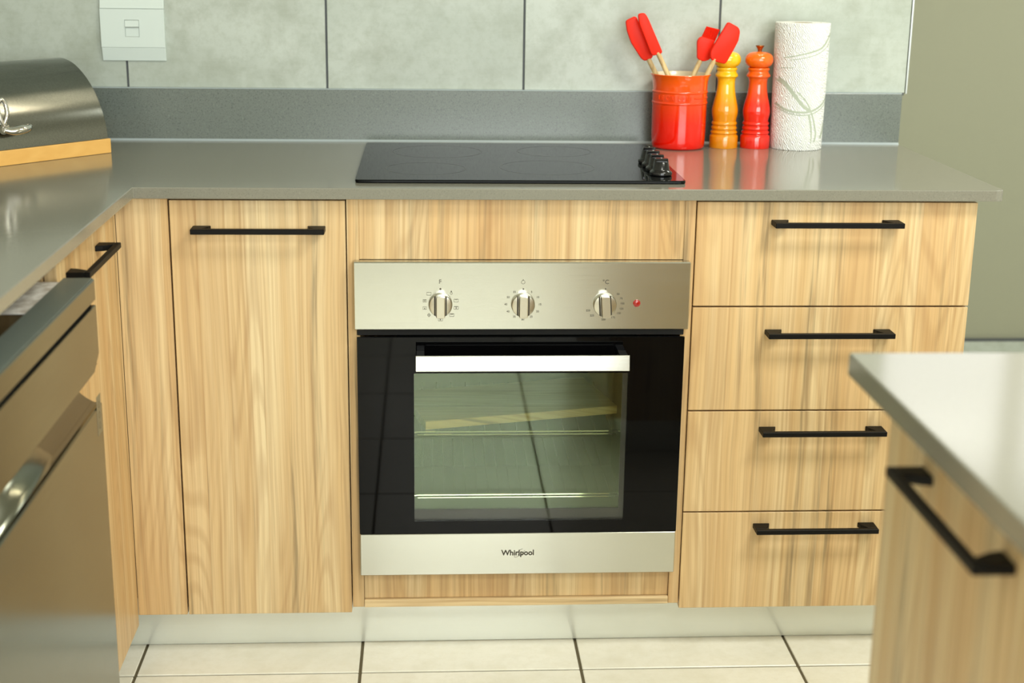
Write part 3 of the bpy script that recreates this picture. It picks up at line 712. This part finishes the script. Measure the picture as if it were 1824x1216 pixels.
# ------------------------------------------------------------------ mills
def mill(name, label, x, y, mat, fin, sc=1.0):
    e = thing(name, (x, y, .9), label, 'mill', 'lacquered wooden mills')
    p = [(109, 1078), (110, 1074), (110, 996), (107, 986), (98, 979), (97, 976), (101, 972), (104, 965), (101, 955), (94, 949), (92, 946), (96, 942), (100, 932), (97, 921), (91, 915), (90, 912), (95, 908), (99, 898), (96, 887),
         (90, 881), (92, 862), (98, 838), (101, 810), (99, 785), (93, 755), (85, 722), (77, 690), (71, 655), (67.5, 620), (67, 590), (70, 568), (80, 556), (87, 550), (88, 541), (84, 532), (77, 524), (73, 515), (74, 508), (79, 503), (81, 494), (78, 487), (69, 484)]
    k = .000284
    obj('body', lathe(new_bm(), [(r*k*sc, .9002+(1078-z)*.000281) for r, z in p], (x, y, 0), 56, True, True), mat, e, smooth=True)
    q = [(69, 483), (80, 476), (95, 462), (102, 445), (104, 428), (101, 410), (92, 393), (76, 380), (52, 371), (20, 367)]
    obj('top_ball', lathe(new_bm(), [(r*k*sc, .9002+(1078-z)*.000281) for r, z in q], (x, y, 0), 56, True, True), mat, e, smooth=True)
    q = [(14, 368), (15, 362), (17, 355), (21, 345), (29, 333), (33, 328), (32, 324), (20, 326), (8, 332)]
    obj('finial', lathe(new_bm(), [(r*k, .9002+(1078-z)*.000281) for r, z in q], (x, y, 0), 28, True, True), M_brass if fin else M_brass, e, smooth=True)
mill('salt_mill', 'golden yellow turned mill between the orange pot and the orange mill', .7545, .529, M_yellow, True, .96)
mill('pepper_mill', 'orange to red turned mill with a bronze finial beside the paper towel', .8215, .529, M_orange, True)

# ------------------------------------------------------------------ paper towel
tx, ty = .9090, .5290
tr_ = thing('paper_towel_roll', (tx, ty, .9), 'white quilted paper towel roll with grey swirls right of the mills', 'paper towel')
bm = new_bm(); prof = []
prof = [(.020, .9005), (.0535, .9005), (.0541, .902)] + [(.0541+.0026*k/10, .902+.256*k/10) for k in range(1, 11)] + [(.0562, 1.1595), (.020, 1.1595), (.020, 1.150), (.020, .905)]
obj('roll', lathe(bm, prof, (tx, ty, 0), 96, False, False), M_paper, tr_, smooth=True)
obj('core', lathe(new_bm(), [(.0198, .9005), (.0198, 1.159), (.0185, 1.159), (.0185, .9005)], (tx, ty, 0), 32, False, False), M_card, tr_, smooth=True)
def ribbon(bm, pts, w0, w1):
    """printed stroke on the roll; points are (fraction across the face -1..1, z)"""
    sp_ = spline([(p[0], p[1], 0) for p in pts], 10); n = len(sp_); L = []
    for i, p in enumerate(sp_):
        d_ = sp_[min(i+1, n-1)]-sp_[max(i-1, 0)]; d_ = Vector((d_.x*.055, d_.y)).normalized(); nn = Vector((-d_.y, d_.x)); f = i/(n-1); ww = (w0+(w1-w0)*f)*.5
        for s in (-1, 1):
            a = p.x*.055+nn.x*ww*s; z = p.y+nn.y*ww*s
            a = max(-.9999, min(.9999, a/.0565)); th = math.asin(a)+math.radians(13)*0
            r = .0541+.0026*(z-.902)/.256+.00035; L.append(bm.verts.new((tx+r*math.sin(th), ty-r*math.cos(th), z)))
    for i in range(n-1): bm.faces.new((L[2*i], L[2*i+2], L[2*i+3], L[2*i+1]))
bm = new_bm()
ribbon(bm, [(-.80, 1.0900), (-.35, 1.0960), (.15, 1.1030), (.60, 1.1130), (.97, 1.1400)], .0016, .0045)
ribbon(bm, [(-.60, 1.0860), (-.10, 1.0910), (.40, 1.0990), (.80, 1.1130), (.98, 1.1280)], .0010, .0018)
ribbon(bm, [(-.88, 1.0690), (-.65, 1.0700), (-.45, 1.0715)], .0016, .0006)
ribbon(bm, [(-.97, 1.0480), (-.70, 1.0360), (-.40, 1.0150), (-.05, .9930), (.25, .9830)], .0085, .0060)
ribbon(bm, [(-.30, 1.0220), (.0, 1.0060), (.20, .9900), (.40, .9650), (.55, .9350), (.50, .9180)], .0022, .0040)
ribbon(bm, [(-.98, .9960), (-.70, .9850), (-.25, .9800), (.25, .9820), (.70, .9930), (.97, 1.0080)], .0045, .0035)
ribbon(bm, [(-.97, .9880), (-.60, .9780), (-.10, .9740), (.40, .9780), (.80, .9900), (.98, 1.0010)], .0016, .0022)
ribbon(bm, [(.20, .9750), (.32, .9500), (.36, .9300), (.36, .9150)], .0050, .0016)
ribbon(bm, [(.80, .9250), (.90, .9400), (.95, .9550)], .0060, .0030)
obj('printed_swirls', bm, M_print, tr_, label='pale grey-green brushed swirls')

# ------------------------------------------------------------------ wall switch
sw = thing('wall_switch', (-.474, .598, 1.13), 'white square wall switch above the grout line left of the hob', 'switch')
x0, x1, z0, z1 = -.543, -.4125, 1.0640, 1.1975
def wedge(bm, za, zb_, ya, yb): prism(bm, [(ya, za), (.5998, za), (.5998, zb_), (yb, zb_)], lambda y, z: (x0, y, z), lambda y, z: (x1, y, z)); return bm
obj('lower_cover', wedge(new_bm(), z0, z0+.0275, .5955, .5905), M_plastic, sw, bevel=.0012)
obj('upper_cover', wedge(new_bm(), z1-.0275, z1, .5905, .5955), M_plastic, sw, bevel=.0012)
bm = new_bm(); frame(bm, x0, x1, z0+.0279, z1-.0279, -.4935, -.4640, 1.1130, 1.1478, .5903, .5998); obj('plate', bm, M_plastic, sw)
obj('recess', box(new_bm(), (-.4935, .5935, 1.1130), (-.4640, .5998, 1.1478)), M_slot, sw)
bm = new_bm(); prism(bm, [(.5935, 1.1325), (.5872, 1.1335), (.5885, 1.1465), (.5935, 1.1470)], lambda y, z: (-.4930, y, z), lambda y, z: (-.4645, y, z)); obj('rocker', bm, M_plastic, sw, bevel=.0008)
obj('shutter', box(new_bm(), (-.4925, .5922, 1.1140), (-.4650, .5935, 1.1310)), M_plastic, sw, bevel=.0005)

# ------------------------------------------------------------------ bread bin
P0 = Vector((-.494, .397, 0)); ax = Vector((-.651, -.759, 0)); dp = Vector((-.759, .651, 0))
bb = thing('bread_bin', (-.72, .33, .9), 'roll-top stainless steel bread bin on a wooden base in the corner', 'bread bin')
LB = .37
def BB(s, d_, z): v = P0+ax*s+dp*d_; return (v.x, v.y, z)
def bbox(bm, s0, s1, d0, d1, z0, z1):
    return prism(bm, [(s0, d0), (s1, d0), (s1, d1), (s0, d1)], lambda s, d_: BB(s, d_, z0), lambda s, d_: BB(s, d_, z1))
obj('base', bbox(new_bm(), 0, LB, 0, .265, .9002, .9285), M_bamboo, bb, bevel=.0012)
drum = [(.0035, .929), (.0060, .948), (.0115, .968), (.0195, .988), (.0305, 1.008), (.0440, 1.027), (.0600, 1.0435), (.0790, 1.0580), (.1000, 1.0695), (.1230, 1.0760), (.1420, 1.0775), (.165, 1.0750), (.190, 1.067), (.213, 1.054), (.233, 1.036), (.249, 1.013), (.259, .985), (.263, .955), (.263, .929)]
sp_ = spline([(a, b, 0) for a, b in drum], 4); dr_ = [(p.x, p.y) for p in sp_]
bm = new_bm(); A_ = [bm.verts.new(BB(.004, a, b)) for a, b in dr_]; B_ = [bm.verts.new(BB(LB-.004, a, b)) for a, b in dr_]
for i in range(len(dr_)-1): bm.faces.new((A_[i], B_[i], B_[i+1], A_[i+1]))
bm.faces.new(A_); bm.faces.new(B_[::-1]); bmesh.ops.recalc_face_normals(bm, faces=bm.faces)
t = NT('brushed_drum_steel'); mp = t.n('ShaderNodeMapping'); t.set(mp, 0, t.pos()); mp.inputs['Rotation'].default_value = (0, 0, -math.radians(49.4)); mp.inputs['Scale'].default_value = (5, 500, 500)
n = t.noise(mp.outputs[0], 1, 2, .6); t.P(Base_Color=t.mix(n, srgb(132, 134, 128), srgb(102, 104, 100)), Metallic=1., Roughness=t.math('ADD', t.math('MULTIPLY', n, .08), .13)); bump(t, n, .06, .0004)
lid = obj('roll_lid', bm, t.m, bb, smooth=True)
bm = new_bm(); sc_ = .246
def HB(s, out, z): return Vector(BB(s, -out+.012, z))
tube(bm, [HB(.240, -.014, .972), HB(.240, .004, .972), HB(.240, .018, .969)], [.008, .007, .011], 12)
tube(bm, spline([HB(.240, .018, .967), HB(.226, .022, .964), HB(.210, .026, .966), HB(.196, .024, .967), HB(.188, .020, .970)], 6), [.0060+.0048*math.sin(math.pi*min(1, k/24*1.05)) for k in range(25)], 12, .8)
tube(bm, spline([HB(.242, .016, .972), HB(.233, .018, .992), HB(.231, .014, 1.010), HB(.238, .012, 1.022), HB(.247, .012, 1.012), HB(.247, .016, .992), HB(.241, .018, .974)], 6), .0042, 10)
obj('handle', bm, M_chrome, lid, smooth=True)
